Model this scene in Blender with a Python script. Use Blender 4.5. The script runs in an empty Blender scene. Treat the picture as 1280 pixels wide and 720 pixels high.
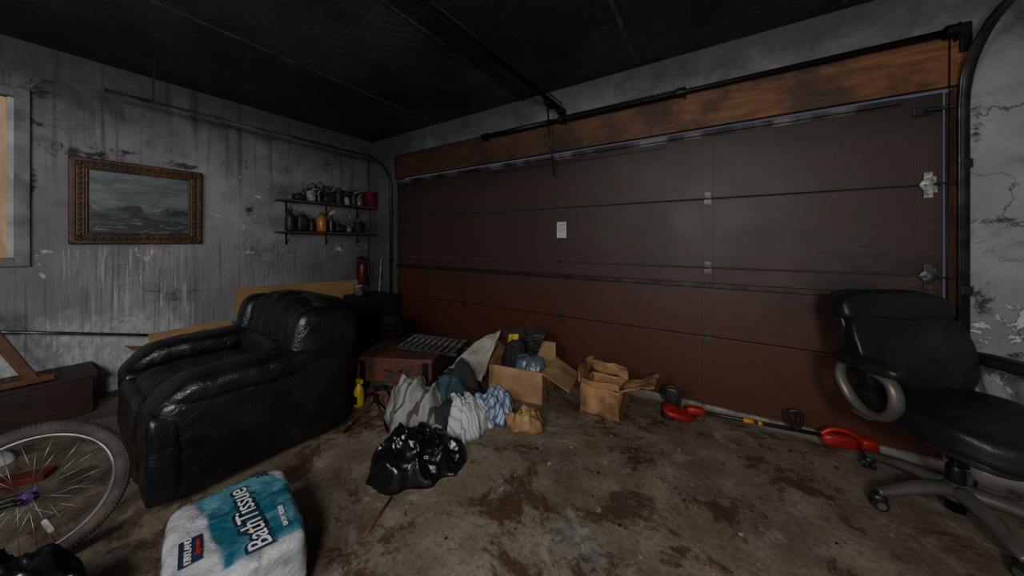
import bpy, bmesh, math, random
from mathutils import Vector, Matrix, noise, Euler
random.seed(7)
SC=bpy.context.scene
R=math.radians

# ------------------------------------------------------------------ materials
class MB:
    def __init__(s,name):
        s.m=bpy.data.materials.new(name); s.m.use_nodes=True
        s.t=s.m.node_tree; s.n=s.t.nodes; s.b=s.n['Principled BSDF']
        tc=s.n.new('ShaderNodeTexCoord'); s.co=tc.outputs['Object']; s._x=None
    def L(s,a,b): s.t.links.new(a,b)
    def put(s,sock,v):
        if hasattr(v,'is_linked'): s.L(v,sock)
        elif isinstance(v,(tuple,list)) and len(v)==3 and sock.type=='RGBA': sock.default_value=(*v,1)
        else: sock.default_value=v
    def math(s,op,a,b=0.0,clamp=False):
        k=s.n.new('ShaderNodeMath'); k.operation=op; k.use_clamp=clamp
        s.put(k.inputs[0],a); s.put(k.inputs[1],b); return k.outputs[0]
    def mix(s,f,a,b):
        k=s.n.new('ShaderNodeMix'); k.data_type='RGBA'
        s.put(k.inputs[0],f); s.put(k.inputs[6],a); s.put(k.inputs[7],b); return k.outputs[2]
    def scale(s,v,sc):
        k=s.n.new('ShaderNodeVectorMath'); k.operation='MULTIPLY'
        s.L(v,k.inputs[0]); k.inputs[1].default_value=sc; return k.outputs[0]
    def warp(s,sc,amt):
        w=s.n.new('ShaderNodeVectorMath'); w.operation='ADD'
        k=s.n.new('ShaderNodeTexNoise'); k.inputs['Scale'].default_value=sc; k.inputs['Detail'].default_value=5
        s.L(s.co,k.inputs['Vector']); s.L(s.co,w.inputs[0]); s.L(s.scale(k.outputs['Color'],(amt,)*3),w.inputs[1])
        return w.outputs[0]
    def noise(s,scale,detail=4,rough=.55,vec=None,dist=0):
        k=s.n.new('ShaderNodeTexNoise'); k.inputs['Scale'].default_value=scale
        k.inputs['Detail'].default_value=detail; k.inputs['Roughness'].default_value=rough
        k.inputs['Distortion'].default_value=dist
        s.L(vec or s.co,k.inputs['Vector']); return k.outputs['Fac']
    def vor(s,scale,feat='DISTANCE_TO_EDGE',vec=None):
        k=s.n.new('ShaderNodeTexVoronoi'); k.feature=feat; k.inputs['Scale'].default_value=scale
        s.L(vec or s.co,k.inputs['Vector']); return k.outputs['Distance']
    def ss(s,v,lo,hi,a=0.0,b=1.0):
        k=s.n.new('ShaderNodeMapRange'); k.interpolation_type='SMOOTHSTEP'
        s.put(k.inputs[0],v); k.inputs[1].default_value=lo; k.inputs[2].default_value=hi
        k.inputs[3].default_value=a; k.inputs[4].default_value=b; return k.outputs[0]
    def xyz(s):
        if not s._x:
            k=s.n.new('ShaderNodeSeparateXYZ'); s.L(s.co,k.inputs[0]); s._x=k.outputs
        return s._x
    def dist(s,c,sc=None):
        k=s.n.new('ShaderNodeVectorMath'); k.operation='DISTANCE'
        s.L(s.scale(s.co,sc) if sc else s.co,k.inputs[0])
        k.inputs[1].default_value=tuple(c[i]*(sc[i] if sc else 1) for i in range(3)); return k.outputs['Value']
    def mul(s,*a):
        r=a[0]
        for b in a[1:]: r=s.math('MULTIPLY',r,b)
        return r
    def inv(s,a): return s.math('SUBTRACT',1.0,a,True)
    def bump(s,h,strength=.3,distance=.02):
        k=s.n.new('ShaderNodeBump'); k.inputs['Strength'].default_value=strength
        k.inputs['Distance'].default_value=distance; s.L(h,k.inputs['Height'])
        s.L(k.outputs[0],s.b.inputs['Normal'])
    def out(s,col=None,rough=None,metal=None,spec=None):
        if col is not None: s.put(s.b.inputs['Base Color'],col)
        if rough is not None: s.put(s.b.inputs['Roughness'],rough)
        if metal is not None: s.put(s.b.inputs['Metallic'],metal)
        if spec is not None: s.put(s.b.inputs['Specular IOR Level'],spec)
        return s.m
def simple(name,c1,c2=None,sc=6,rough=.6,metal=0,bump=0,bs=40,spec=None,lo=.35,hi=.65):
    m=MB(name); c2=c2 or tuple(x*.55 for x in c1)
    f=m.ss(m.noise(sc,5),lo,hi)
    if bump: m.bump(m.noise(bs,4),bump,.01)
    return m.out(m.mix(f,c1,c2),rough,metal,spec)

# ------------------------------------------------------------------ geometry helpers
def emp(name,loc=(0,0,0),rot=(0,0,0)):
    o=bpy.data.objects.new(name,None); o.location=loc; o.rotation_euler=rot
    o.empty_display_size=.1; SC.collection.objects.link(o); return o
def fin(name,bm,mat,parent,loc=(0,0,0),rot=(0,0,0),smooth=True):
    me=bpy.data.meshes.new(name); bm.normal_update(); bm.to_mesh(me); bm.free()
    if mat: me.materials.append(mat)
    if smooth:
        for p in me.polygons: p.use_smooth=True
    o=bpy.data.objects.new(name,me); SC.collection.objects.link(o)
    o.location=loc; o.rotation_euler=rot
    if parent: o.parent=parent
    return o
def rbox(name,size,loc,mat,parent=None,rot=(0,0,0),bev=.004,seg=2):
    bm=bmesh.new(); bmesh.ops.create_cube(bm,size=1)
    for v in bm.verts: v.co=Vector((v.co.x*size[0],v.co.y*size[1],v.co.z*size[2]))
    if bev: bmesh.ops.bevel(bm,geom=bm.edges[:],offset=min(bev,min(size)*.45),segments=seg,affect='EDGES',profile=.5)
    return fin(name,bm,mat,parent,loc,rot,False)
def fbm(p,o=3):
    a=0;w=1
    for i in range(o): a+=w*noise.noise(p*(2**i)); w*=.5
    return a
def ridge(p,o=3):
    a=0;w=1
    for i in range(o): a+=w*(1-abs(noise.noise(p*(2**i)))*2.2); w*=.5
    return a
def blob(name,size,loc,mat,parent=None,rot=(0,0,0),n=4,cuts=15,amp=0,fs=(4,4,4),seed=0,deform=None,rid=False):
    bm=bmesh.new(); bmesh.ops.create_cube(bm,size=2)
    bmesh.ops.subdivide_edges(bm,edges=bm.edges[:],cuts=cuts,use_grid_fill=True)
    sd=Vector((seed*3.1,seed*1.7,seed*.9))
    for v in bm.verts:
        p=v.co; s=(abs(p.x)**n+abs(p.y)**n+abs(p.z)**n)**(1/n); u=p/s
        q=Vector((u.x*size[0]/2,u.y*size[1]/2,u.z*size[2]/2))
        nr=Vector((u.x/size[0],u.y/size[1],u.z/size[2])).normalized()
        if amp:
            w=Vector((q.x*fs[0],q.y*fs[1],q.z*fs[2]))+sd
            q+=nr*amp*(ridge(w)-.6 if rid else fbm(w))
        if deform: q=deform(q)
        v.co=q
    return fin(name,bm,mat,parent,loc,rot)
def tube(name,pts,r,mat,parent=None,seg=10,closed=False,smooth=0,loc=(0,0,0),rot=(0,0,0),flat=1.0):
    pts=[Vector(p) for p in pts]
    rs=list(r) if isinstance(r,(list,tuple)) else [r]*len(pts)
    if smooth:
        np_=[];nr=[];N=len(pts); rng=N if closed else N-1
        for i in range(rng):
            g=lambda k: pts[k%N] if closed else pts[max(0,min(N-1,k))]
            for j in range(smooth):
                t=j/smooth;a,b,c,d=g(i-1),g(i),g(i+1),g(i+2)
                np_.append(.5*((2*b)+(c-a)*t+(2*a-5*b+4*c-d)*t*t+(3*b-a-3*c+d)*t**3))
                nr.append(rs[i]*(1-t)+rs[(i+1)%N]*t)
        if not closed: np_.append(pts[-1]); nr.append(rs[-1])
        pts,rs=np_,nr
    N=len(pts); bm=bmesh.new(); rings=[]; up=None
    for i,p in enumerate(pts):
        if closed: d=pts[(i+1)%N]-pts[i-1]
        else: d=pts[min(N-1,i+1)]-pts[max(0,i-1)]
        d.normalize()
        if up is None:
            up=Vector((0,0,1)) if abs(d.z)<.9 else Vector((1,0,0))
        s=d.cross(up).normalized(); up=s.cross(d).normalized()
        rings.append([bm.verts.new(p+(s*math.cos(a)*flat+up*math.sin(a))*rs[i]) for a in [2*math.pi*k/seg for k in range(seg)]])
    for i in range(N if closed else N-1):
        A=rings[i];B=rings[(i+1)%N]
        for k in range(seg): bm.faces.new((A[k],A[(k+1)%seg],B[(k+1)%seg],B[k]))
    if not closed:
        bm.faces.new(rings[0][::-1]); bm.faces.new(rings[-1])
    bmesh.ops.recalc_face_normals(bm,faces=bm.faces[:])
    return fin(name,bm,mat,parent,loc,rot)
def cyl(name,r,h,loc,mat,parent=None,rot=(0,0,0),seg=24,r2=None,bev=.002):
    bm=bmesh.new(); bmesh.ops.create_cone(bm,cap_ends=True,segments=seg,radius1=r,radius2=r if r2 is None else r2,depth=h)
    if bev:
        ed=[e for e in bm.edges if abs(e.verts[0].co.z-e.verts[1].co.z)<1e-6]
        bmesh.ops.bevel(bm,geom=ed,offset=bev,segments=2,affect='EDGES')
    o=fin(name,bm,mat,parent,loc,rot,False)
    return o
def lathe(name,prof,loc,mat,parent=None,rot=(0,0,0),seg=24):
    bm=bmesh.new(); rings=[]
    for (r,z) in prof:
        rings.append([bm.verts.new((r*math.cos(2*math.pi*k/seg),r*math.sin(2*math.pi*k/seg),z)) for k in range(seg)])
    for i in range(len(prof)-1):
        for k in range(seg): bm.faces.new((rings[i][k],rings[i][(k+1)%seg],rings[i+1][(k+1)%seg],rings[i+1][k]))
    bm.faces.new(rings[0][::-1]); bm.faces.new(rings[-1])
    return fin(name,bm,mat,parent,loc,rot)
def sheet(name,P,mat,parent=None,crump=0,fs=8,seed=0,n=12,th=.005):
    P=[Vector(p) for p in P]; bm=bmesh.new(); g=[]
    nr=(P[1]-P[0]).cross(P[3]-P[0]).normalized()
    for i in range(n+1):
        row=[]
        for j in range(n+1):
            a=i/n;b=j/n
            p=P[0]*(1-a)*(1-b)+P[1]*a*(1-b)+P[2]*a*b+P[3]*(1-a)*b
            p=p+nr*crump*fbm(p*fs+Vector((seed,seed*2,0)),3)
            row.append(bm.verts.new(p))
        g.append(row)
    for i in range(n):
        for j in range(n): bm.faces.new((g[i][j],g[i+1][j],g[i+1][j+1],g[i][j+1]))
    o=fin(name,bm,mat,parent,smooth=crump>.012)
    md=o.modifiers.new('s','SOLIDIFY'); md.thickness=th; md.offset=0
    return o
def heap(name,c,rx,ry,h,mat,parent=None,seed=0,fold=.03,fs=6,rot=0,pw=2.0,edge=.25,nr=30,ns=84,sharp=False,an=(1,1,1)):
    bm=bmesh.new(); rings=[]; S=Vector((seed*5.3,seed*2.1,seed))
    cr,sr=math.cos(rot),math.sin(rot)
    top=None
    for i in range(nr+1):
        q=i/nr; ring=[]
        for k in range(ns):
            a=2*math.pi*k/ns
            e=1+edge*fbm(Vector((math.cos(a)*1.4,math.sin(a)*1.4,seed*3.3)),3)
            x=rx*q*e*math.cos(a); y=ry*q*e*math.sin(a)
            p=Vector((x*an[0],y*an[1],0))*fs+S
            f=(ridge(p,4)-.7) if sharp else fbm(p,4)
            z=h*max(0,1-q**pw)**.75
            w=min(1,(1-q)*6)
            z=z+fold*f*w+ .3*h*noise.noise(Vector((x,y,seed))*3)*w
            lx=fold*.9*noise.noise(p*1.3+Vector((9,0,0))); ly=fold*.9*noise.noise(p*1.3+Vector((0,9,0)))
            z=max(z,.004*(1-q)+.001)
            X=(x+lx); Y=(y+ly)
            if i==0:
                if top is None: top=bm.verts.new((c[0],c[1],c[2]+z))
                ring.append(top)
            else: ring.append(bm.verts.new((c[0]+X*cr-Y*sr,c[1]+X*sr+Y*cr,c[2]+z)))
        rings.append(ring)
    for k in range(ns): bm.faces.new((top,rings[1][k],rings[1][(k+1)%ns]))
    for i in range(1,nr):
        for k in range(ns): bm.faces.new((rings[i][k],rings[i+1][k],rings[i+1][(k+1)%ns],rings[i][(k+1)%ns]))
    bm.faces.new(rings[-1][::-1])
    bmesh.ops.recalc_face_normals(bm,faces=bm.faces[:])
    return fin(name,bm,mat,parent)

# ------------------------------------------------------------------ surface materials
def wall_mat():
    m=MB('sooty_shaded_plaster'); X,Y,Z=m.xyz()
    n1=m.noise(1.3,6,.6); n2=m.noise(9,5,.6); n4=m.noise(3.2,7,.68,dist=.5)
    col=m.mix(m.ss(n1,.3,.7),(.35,.34,.35),(.215,.21,.218))
    col=m.mix(m.ss(n2,.45,.8,0,.4),col,(.15,.146,.148))
    col=m.mix(m.ss(n4,.52,.72,0,.45),col,(.085,.083,.085))
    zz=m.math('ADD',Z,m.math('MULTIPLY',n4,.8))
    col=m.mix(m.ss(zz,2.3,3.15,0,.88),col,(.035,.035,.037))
    onleft=m.ss(X,-4.2,-4.15,1,0)
    right=m.ss(X,1.1,1.2)
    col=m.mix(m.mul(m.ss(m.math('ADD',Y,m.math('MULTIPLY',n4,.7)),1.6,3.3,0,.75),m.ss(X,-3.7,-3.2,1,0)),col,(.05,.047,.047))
    for zc in (1.5,1.87):  # dark bands above each shelf: shelf shadow painted into the wall along with soot
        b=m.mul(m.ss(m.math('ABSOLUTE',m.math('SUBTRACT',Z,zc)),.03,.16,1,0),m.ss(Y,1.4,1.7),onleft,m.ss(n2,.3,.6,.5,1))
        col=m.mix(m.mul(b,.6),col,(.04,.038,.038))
    # long dark runs coming down from the ceiling line
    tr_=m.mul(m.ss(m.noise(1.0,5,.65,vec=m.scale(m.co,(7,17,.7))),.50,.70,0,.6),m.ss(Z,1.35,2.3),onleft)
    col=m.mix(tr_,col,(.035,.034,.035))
    low=m.mul(m.ss(m.math('ADD',Z,m.math('MULTIPLY',n2,.25)),.68,.86,1,0),m.ss(Y,.75,1.0,1,0),onleft)
    lw=m.noise(22,6,.75,vec=m.scale(m.co,(1,1.6,.7)))
    col=m.mix(m.mul(low,m.ss(lw,.4,.6,.3,.85)),col,(.58,.60,.62))
    st=m.noise(1.0,5,.65,vec=m.scale(m.co,(30,62,2.2)))
    sm=m.noise(1.0,3,.5,vec=m.scale(m.co,(6,9,1.5)))
    dr=m.mul(m.ss(st,.50,.66),m.ss(sm,.35,.6,.25,1),m.ss(Z,.35,.95,.35,1),m.ss(Z,1.19,1.25,1,0),m.ss(Y,.05,.2),m.ss(Y,.85,1.05,1,0),onleft)
    col=m.mix(m.mul(dr,.7),col,(.62,.62,.63))
    ds=m.mul(m.ss(m.noise(1.0,4,.6,vec=m.scale(m.co,(9,55,1.4))),.50,.68,0,.5),m.ss(Z,.2,.6),m.ss(Z,1.1,1.6,1,0),onleft)
    col=m.mix(ds,col,(.08,.08,.085))
    ragn=m.noise(8,8,.8,dist=1.6)
    for (c,r,sc) in (((-4.3,.28,1.99),.30,(1,1,2.4)),((-4.3,.06,2.42),.24,(1,1.6,1.9)),((-4.3,.06,2.16),.18,(1,1.0,3.4)),((-4.3,.03,1.7),.2,(1,3.5,.7)),((-4.3,.85,2.0),.18,(1,.9,3)),((-4.3,1.35,1.62),.12,(1,1.6,1)),((-4.3,1.32,2.1),.07,(1,2.5,.6)),((-4.3,.5,2.05),.1,(1,.6,3)),
        ((1.30,2.83,1.38),.14,(1,1,3)),((1.26,2.83,.95),.12,(1.6,1,.8)),((1.235,2.83,1.9),.12,(2.8,1,.5)),((1.36,2.83,.66),.08,(1,1,2))):
        d=m.math('ADD',m.dist(c,sc),m.math('MULTIPLY',m.math('SUBTRACT',ragn,.5),r*4.0))
        col=m.mix(m.ss(d,r*.02,r*.6,.85,0),col,(.012,.012,.012))
    v=m.vor(2.4,vec=m.warp(5,.35))
    cr=m.mul(m.ss(v,.0,.010,1,0),m.ss(m.noise(1.1,2),.52,.6),m.ss(n2,.35,.55))
    col=m.mix(m.mul(cr,.7),col,(.03,.03,.03))
    fl=m.mul(m.ss(m.noise(4.5,6,.65,dist=1.0),.65,.665),m.ss(Z,2.2,1.9))
    frn=m.noise(6,7,.68,dist=1.2)
    fr=m.mul(m.ss(frn,.57,.585),right,m.ss(Z,1.5,1.0))
    fe_=m.mul(m.ss(m.math('ABSOLUTE',m.math('SUBTRACT',frn,.565)),.0,.014,1,0),right,m.ss(Z,1.6,1.1))
    fl=m.math('MAXIMUM',fl,fr)
    col=m.mix(m.mul(fl,.75),col,(.60,.59,.58))
    col=m.mix(m.mul(fe_,.75),col,(.05,.048,.046))
    m.bump(m.math('ADD',m.math('ADD',m.math('ADD',m.noise(18,6,.7),m.math('MULTIPLY',n4,1.6)),m.math('MULTIPLY',cr,-1.5)),m.math('MULTIPLY',fl,.8)),.5,.015)
    return m.out(col,.75,0,.3)
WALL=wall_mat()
def floor_mat():
    m=MB('stained_concrete'); X,Y,Z=m.xyz()
    n1=m.noise(1.6,7,.65,dist=.4); n2=m.noise(7,6,.65); n3=m.noise(40,4,.7)
    col=m.mix(m.ss(n1,.35,.65),(.24,.20,.145),(.13,.10,.068))
    col=m.mix(m.ss(n2,.45,.72,0,.6),col,(.33,.30,.235))
    col=m.mix(m.ss(n3,.45,.7,0,.5),col,(.065,.045,.03))
    pa=m.noise(2.1,10,.76,dist=.5,vec=m.scale(m.co,(1,1.25,1)))
    wet=m.ss(pa,.51,.58)
    col=m.mix(m.mul(wet,.82),col,(.058,.029,.015))
    pb_=m.ss(m.noise(14,7,.75),.52,.60)
    col=m.mix(m.mul(pb_,.45),col,(.07,.042,.026))
    spk=m.ss(m.noise(55,3,.6),.62,.72)
    col=m.mix(m.mul(spk,.45),col,(.40,.37,.31))
    lg=m.mul(m.ss(m.noise(3.3,7,.7,dist=.8),.56,.66),.5)
    col=m.mix(lg,col,(.36,.345,.30))
    nd=m.mul(m.ss(m.math('ADD',Y,m.math('MULTIPLY',n2,.12)),2.74,2.86),m.ss(X,-1.2,-.6))
    col=m.mix(m.mul(nd,.7),col,(.6,.57,.5))
    m.bump(m.math('ADD',n2,m.math('MULTIPLY',n3,.4)),.35,.012)
    ro=m.math('SUBTRACT',m.ss(n2,.3,.7,.42,.72),m.mul(wet,.14))
    return m.out(col,ro,0,.4)
FLOOR=floor_mat()
def ceil_mat():
    m=MB('charred_ceiling')
    n=m.noise(1.2,6,.6); col=m.mix(m.ss(n,.4,.65),(.018,.018,.020),(.038,.038,.041))
    sp=m.ss(m.noise(25,4,.6),.72,.76); col=m.mix(m.mul(sp,.25),col,(.2,.2,.2))
    cr=m.ss(m.vor(1.1,vec=m.warp(2.5,.5)),0,.006,.35,0); col=m.mix(cr,col,(.09,.09,.09))
    m.bump(m.math('ADD',m.noise(12,6,.7),m.math('MULTIPLY',m.noise(2.5,5,.6),2.0)),.45,.02); return m.out(col,.5,0,.45)
CEIL=ceil_mat()
def door_mat():
    m=MB('garage_door_paint'); X,Y,Z=m.xyz()
    n=m.noise(2,6,.6); n2=m.noise(12,5,.6)
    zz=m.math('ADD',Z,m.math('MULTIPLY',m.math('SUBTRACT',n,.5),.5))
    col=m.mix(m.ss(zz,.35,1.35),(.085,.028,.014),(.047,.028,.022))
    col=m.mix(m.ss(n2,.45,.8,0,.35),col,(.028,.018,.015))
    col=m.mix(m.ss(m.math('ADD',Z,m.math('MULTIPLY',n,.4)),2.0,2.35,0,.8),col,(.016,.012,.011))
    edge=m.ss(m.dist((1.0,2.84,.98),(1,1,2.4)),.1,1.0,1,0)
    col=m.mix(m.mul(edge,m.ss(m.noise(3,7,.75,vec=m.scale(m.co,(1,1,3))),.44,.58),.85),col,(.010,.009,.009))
    m.bump(m.noise(60,3),.12,.004)
    return m.out(col,m.ss(n,.3,.7,.48,.56),.0,.42)
DOOR=door_mat()
def wood(name,c1,c2,ax=(1,8,8),rough=.6,soot=0,grad=None):
    m=MB(name); n=m.noise(3,6,.6,vec=m.scale(m.co,ax),dist=1.0)
    col=m.mix(m.ss(n,.3,.7),c1,c2)
    if soot: col=m.mix(m.ss(m.noise(2.2,6,.7),.42,.62,0,soot),col,(.015,.011,.009))
    if grad:
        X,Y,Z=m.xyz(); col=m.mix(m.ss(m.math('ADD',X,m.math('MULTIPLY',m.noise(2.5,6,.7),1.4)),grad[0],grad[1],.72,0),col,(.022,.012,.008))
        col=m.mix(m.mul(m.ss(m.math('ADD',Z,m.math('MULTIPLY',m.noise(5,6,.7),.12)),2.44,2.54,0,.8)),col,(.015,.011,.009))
    m.bump(n,.2,.006); return m.out(col,rough)
HEAD=wood('scorched_header_wood',(.23,.095,.036),(.11,.042,.018),(1,6,9),.65,.75,(-1.2,1.5))
JAMB=wood('jamb_wood',(.26,.11,.045),(.14,.055,.024),(8,8,1),.6,.5)
PLY=wood('plywood',(.42,.27,.10),(.30,.18,.065),(6,1,6),.6,.2)
PLYW=wood('window_plywood',(.66,.47,.30),(.5,.32,.18),(5,5,1),.6)
DARKW=wood('dark_maroon_wood',(.04,.014,.01),(.022,.01,.008),(6,1,6),.5)
BROWNW=wood('brown_wood',(.16,.075,.035),(.08,.035,.018),(4,4,2),.5)
SHELFW=wood('sooty_shelf_wood',(.09,.07,.055),(.04,.032,.028),(6,1,6),.6)
STEEL=simple('sooty_steel',(.11,.105,.10),(.045,.043,.04),9,.45,.7)
DSTEEL=simple('blackened_steel',(.05,.045,.042),(.02,.018,.017),9,.5,.5)
BLKM=simple('black_steel',(.018,.018,.018),(.01,.01,.01),8,.45,.5)
GALV=simple('galvanised_steel',(.30,.30,.29),(.12,.11,.10),7,.4,.8)
STRUT=simple('strut_steel',(.16,.155,.15),(.028,.024,.022),2.5,.6,.4,lo=.40,hi=.54)
PLATE=simple('pale_plate',(.42,.44,.42),(.12,.12,.11),30,.5,.3)
WHITE=simple('dirty_white_paint',(.5,.5,.5),(.28,.28,.28),5,.6)
GREYS=simple('dull_grey_slats',(.28,.28,.275),(.10,.10,.10),9,.55,.3)
PAPER=simple('paper_label',(.6,.6,.58),(.35,.35,.34),60,.7)
def leather(name,c,rough=.3,bs=.35):
    m=MB(name); wr=m.noise(5,5,.6,dist=1.5)
    rid=m.math('ABSOLUTE',m.math('SUBTRACT',wr,.5))
    m.bump(m.math('ADD',m.math('ADD',m.noise(7,5,.6,dist=.8),m.math('MULTIPLY',m.ss(rid,0,.05),.25)),m.math('MULTIPLY',m.vor(160),.10)),bs,.014)
    f=m.ss(m.noise(5,5),.4,.7)
    return m.out(m.mix(f,c,tuple(x*1.8 for x in c)),m.ss(m.noise(12,4),.3,.7,rough-.05,rough+.10),0,.5)
LEA=leather('black_leather',(.007,.007,.0075),.29,.34)
LEA2=leather('charcoal_leather',(.010,.010,.010),.42,.25)
CARD=simple('cardboard',(.40,.25,.13),(.30,.175,.085),5,.75,0,.15,30)
CARD2=simple('burnt_cardboard',(.42,.235,.11),(.16,.075,.035),6,.75,0,.3,25)
BAG=simple('black_bin_bag',(.006,.006,.007),(.009,.009,.01),5,.24,0,.3,30)
BLKP=simple('black_plastic',(.012,.012,.012),(.02,.02,.02),8,.4)
REDP=simple('red_plastic',(.42,.018,.012),(.24,.012,.01),8,.4)
ORNG=simple('orange_label',(.75,.33,.03),(.6,.22,.02),8,.5)
CHG=simple('chair_grey_plastic',(.13,.12,.10),(.085,.08,.065),6,.4,.3)
TREAD=simple('dusty_tyre_rubber',(.085,.065,.05),(.04,.033,.027),9,.85,0,.4,60)
CHROME=simple('spoke_steel',(.35,.35,.35),(.2,.2,.2),9,.35,.9)
PURP=simple('purple_anodised',(.20,.10,.30),(.08,.04,.14),20,.35,.4)

# ------------------------------------------------------------------ ROOM
XL,YF,CZ=-4.30,2.83,2.76; XR,YB=2.2,-2.6
def slab(name,a,b,mat):
    bm=bmesh.new(); bmesh.ops.create_cube(bm,size=1)
    for v in bm.verts: v.co=Vector([a[i] if v.co[i]<0 else b[i] for i in range(3)])
    return fin(name,bm,mat,None,smooth=False)
slab('floor',(XL-.1,YB-.1,-.1),(XR+.1,YF+.2,0),FLOOR)
slab('ceiling',(XL-.1,YB-.1,CZ),(XR+.1,YF+.2,CZ+.1),CEIL)
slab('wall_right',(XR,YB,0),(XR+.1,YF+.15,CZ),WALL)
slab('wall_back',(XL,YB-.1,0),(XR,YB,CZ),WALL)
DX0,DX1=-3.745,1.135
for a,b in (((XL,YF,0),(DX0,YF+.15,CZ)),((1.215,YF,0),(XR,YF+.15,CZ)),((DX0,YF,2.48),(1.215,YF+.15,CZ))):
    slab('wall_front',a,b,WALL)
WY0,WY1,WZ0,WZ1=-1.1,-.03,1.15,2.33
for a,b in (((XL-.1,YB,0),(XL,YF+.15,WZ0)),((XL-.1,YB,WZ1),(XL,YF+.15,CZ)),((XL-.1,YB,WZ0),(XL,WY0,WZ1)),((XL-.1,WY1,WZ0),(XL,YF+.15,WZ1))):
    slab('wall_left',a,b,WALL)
win=emp('window_1')
fm=simple('window_frame_grey',(.20,.20,.21),(.07,.07,.07),5,.5)
rbox('casing_far',(.03,.065,WZ1-WZ0+.13),(XL+.016,WY1+.03,(WZ0+WZ1)/2),fm,win)
rbox('casing_near',(.03,.065,WZ1-WZ0+.13),(XL+.016,WY0-.03,(WZ0+WZ1)/2),fm,win)
rbox('casing_top',(.03,WY1-WY0,.065),(XL+.016,(WY0+WY1)/2,WZ1+.03),fm,win)
rbox('casing_bottom',(.03,WY1-WY0,.065),(XL+.016,(WY0+WY1)/2,WZ0-.03),fm,win)
rbox('sash',(.03,.03,WZ1-WZ0),(XL-.03,WY1-.015,(WZ0+WZ1)/2),WHITE,win)
rbox('boarding',(.02,WY1-WY0,WZ1-WZ0),(XL-.07,(WY0+WY1)/2,(WZ0+WZ1)/2),PLYW,win,bev=0)
TAPE=simple('seam_tape',(.06,.06,.063),(.025,.025,.027),8,.6)
for i,x in enumerate((-2.92,-1.70,-.52,.70)):
    rbox('trim_%d'%(i+1),(.03,5.3,.004),(x,.12,CZ-.002),TAPE,bev=0)

# ------------------------------------------------------------------ garage door
gd=emp('garage_door')
W=DX1-DX0; cx=(DX0+DX1)/2
def wrld(name,size,loc,mat,par,bev=.004):
    o=rbox(name,size,(0,0,0),mat,par,bev=bev)
    o.data.transform(Matrix.Translation(loc)); return o
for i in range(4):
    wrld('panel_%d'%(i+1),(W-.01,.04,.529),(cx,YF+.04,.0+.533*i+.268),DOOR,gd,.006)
HX=(-3.66,-2.48,-1.24,-.02,1.08)
for x in HX:
    for i in range(4): wrld('stile',(.075,.004,.5),(x if x<1 else 1.07,YF+.0185,.533*i+.268),DOOR,gd,.0015)
for zj in (.533,1.066,1.6):
    for x in HX:
        end=x>1
        mt=PLATE if (end and zj>1.5) else STEEL
        rbox('hinge_upper',(.042,.006,.045),(x,YF+.012,zj+.028),mt,gd,bev=.001)
        rbox('hinge_lower',(.05,.006,.04),(x,YF+.012,zj-.026),mt,gd,bev=.001)
        cyl('hinge_pin',.006,.06,(x,YF+.004,zj),STEEL,gd,(0,R(90),0),12)
        if end:
            blob('roller_plate',(.075,.012,.085),(x-.012,YF+.002,zj),mt,gd,n=1.4,cuts=6,amp=.004,fs=(20,20,20))
            rbox('roller_plate_leg',(.035,.006,.15),(x-.012,YF+.004,zj),mt,gd,bev=.002)
            cyl('roller_stem',.006,.10,(x+.05,YF-.02,zj),STEEL,gd,(0,R(90),0),10)
for nm,z,x0,x1,m_ in (('strut_top',2.105,-3.72,.96,STRUT),('strut_mid',.935,-3.72,1.08,DSTEEL)):
    L=x1-x0;c=(x0+x1)/2
    rbox(nm+'_web',(L,.035,.004),(c,YF,z+.016),m_,gd,bev=.001)
    rbox(nm+'_lip',(L,.004,.03),(c,YF-.018,z),m_,gd,bev=.001)
    rbox(nm+'_flange',(L,.004,.03),(c,YF+.017,z-.012),m_,gd,bev=.001)
rbox('bracket_strip',(1.87,.01,.014),(-1.245,YF+.012,2.045),DSTEEL,gd,bev=.002)
rbox('bottom_seal',(W-.01,.05,.012),(cx,YF+.02,.006),simple('weather_seal',(.45,.43,.38),(.15,.13,.11),9,.8),gd,bev=.003)
rbox('corner_bracket',(.08,.01,.05),(1.05,YF+.008,2.03),DSTEEL,gd)
cyl('top_roller',.010,.10,(1.1,YF-.02,2.03),STEEL,gd,(0,R(90),0))
sg=emp('notice_label',(-1.235,YF+.0135,1.385)); rbox('paper',(.10,.003,.155),(0,0,0),PAPER,sg,bev=0)
for i in range(5): rbox('print_line',(.08-.02*(i%2),.001,.003),(0,-.002,.055-.018*i),STEEL,sg,bev=0)
hd=rbox('trim_header',(1.213-DX0,.05,.325),(0,0,0),HEAD,bev=.003); hd.data.transform(Matrix.Translation(((1.213+DX0)/2,YF+.0,2.31)))
jb=rbox('trim_jamb_right',(.055,.09,2.14),(0,0,0),JAMB,bev=.003); jb.data.transform(Matrix.Translation((1.187,YF+.04,1.072)))

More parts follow.
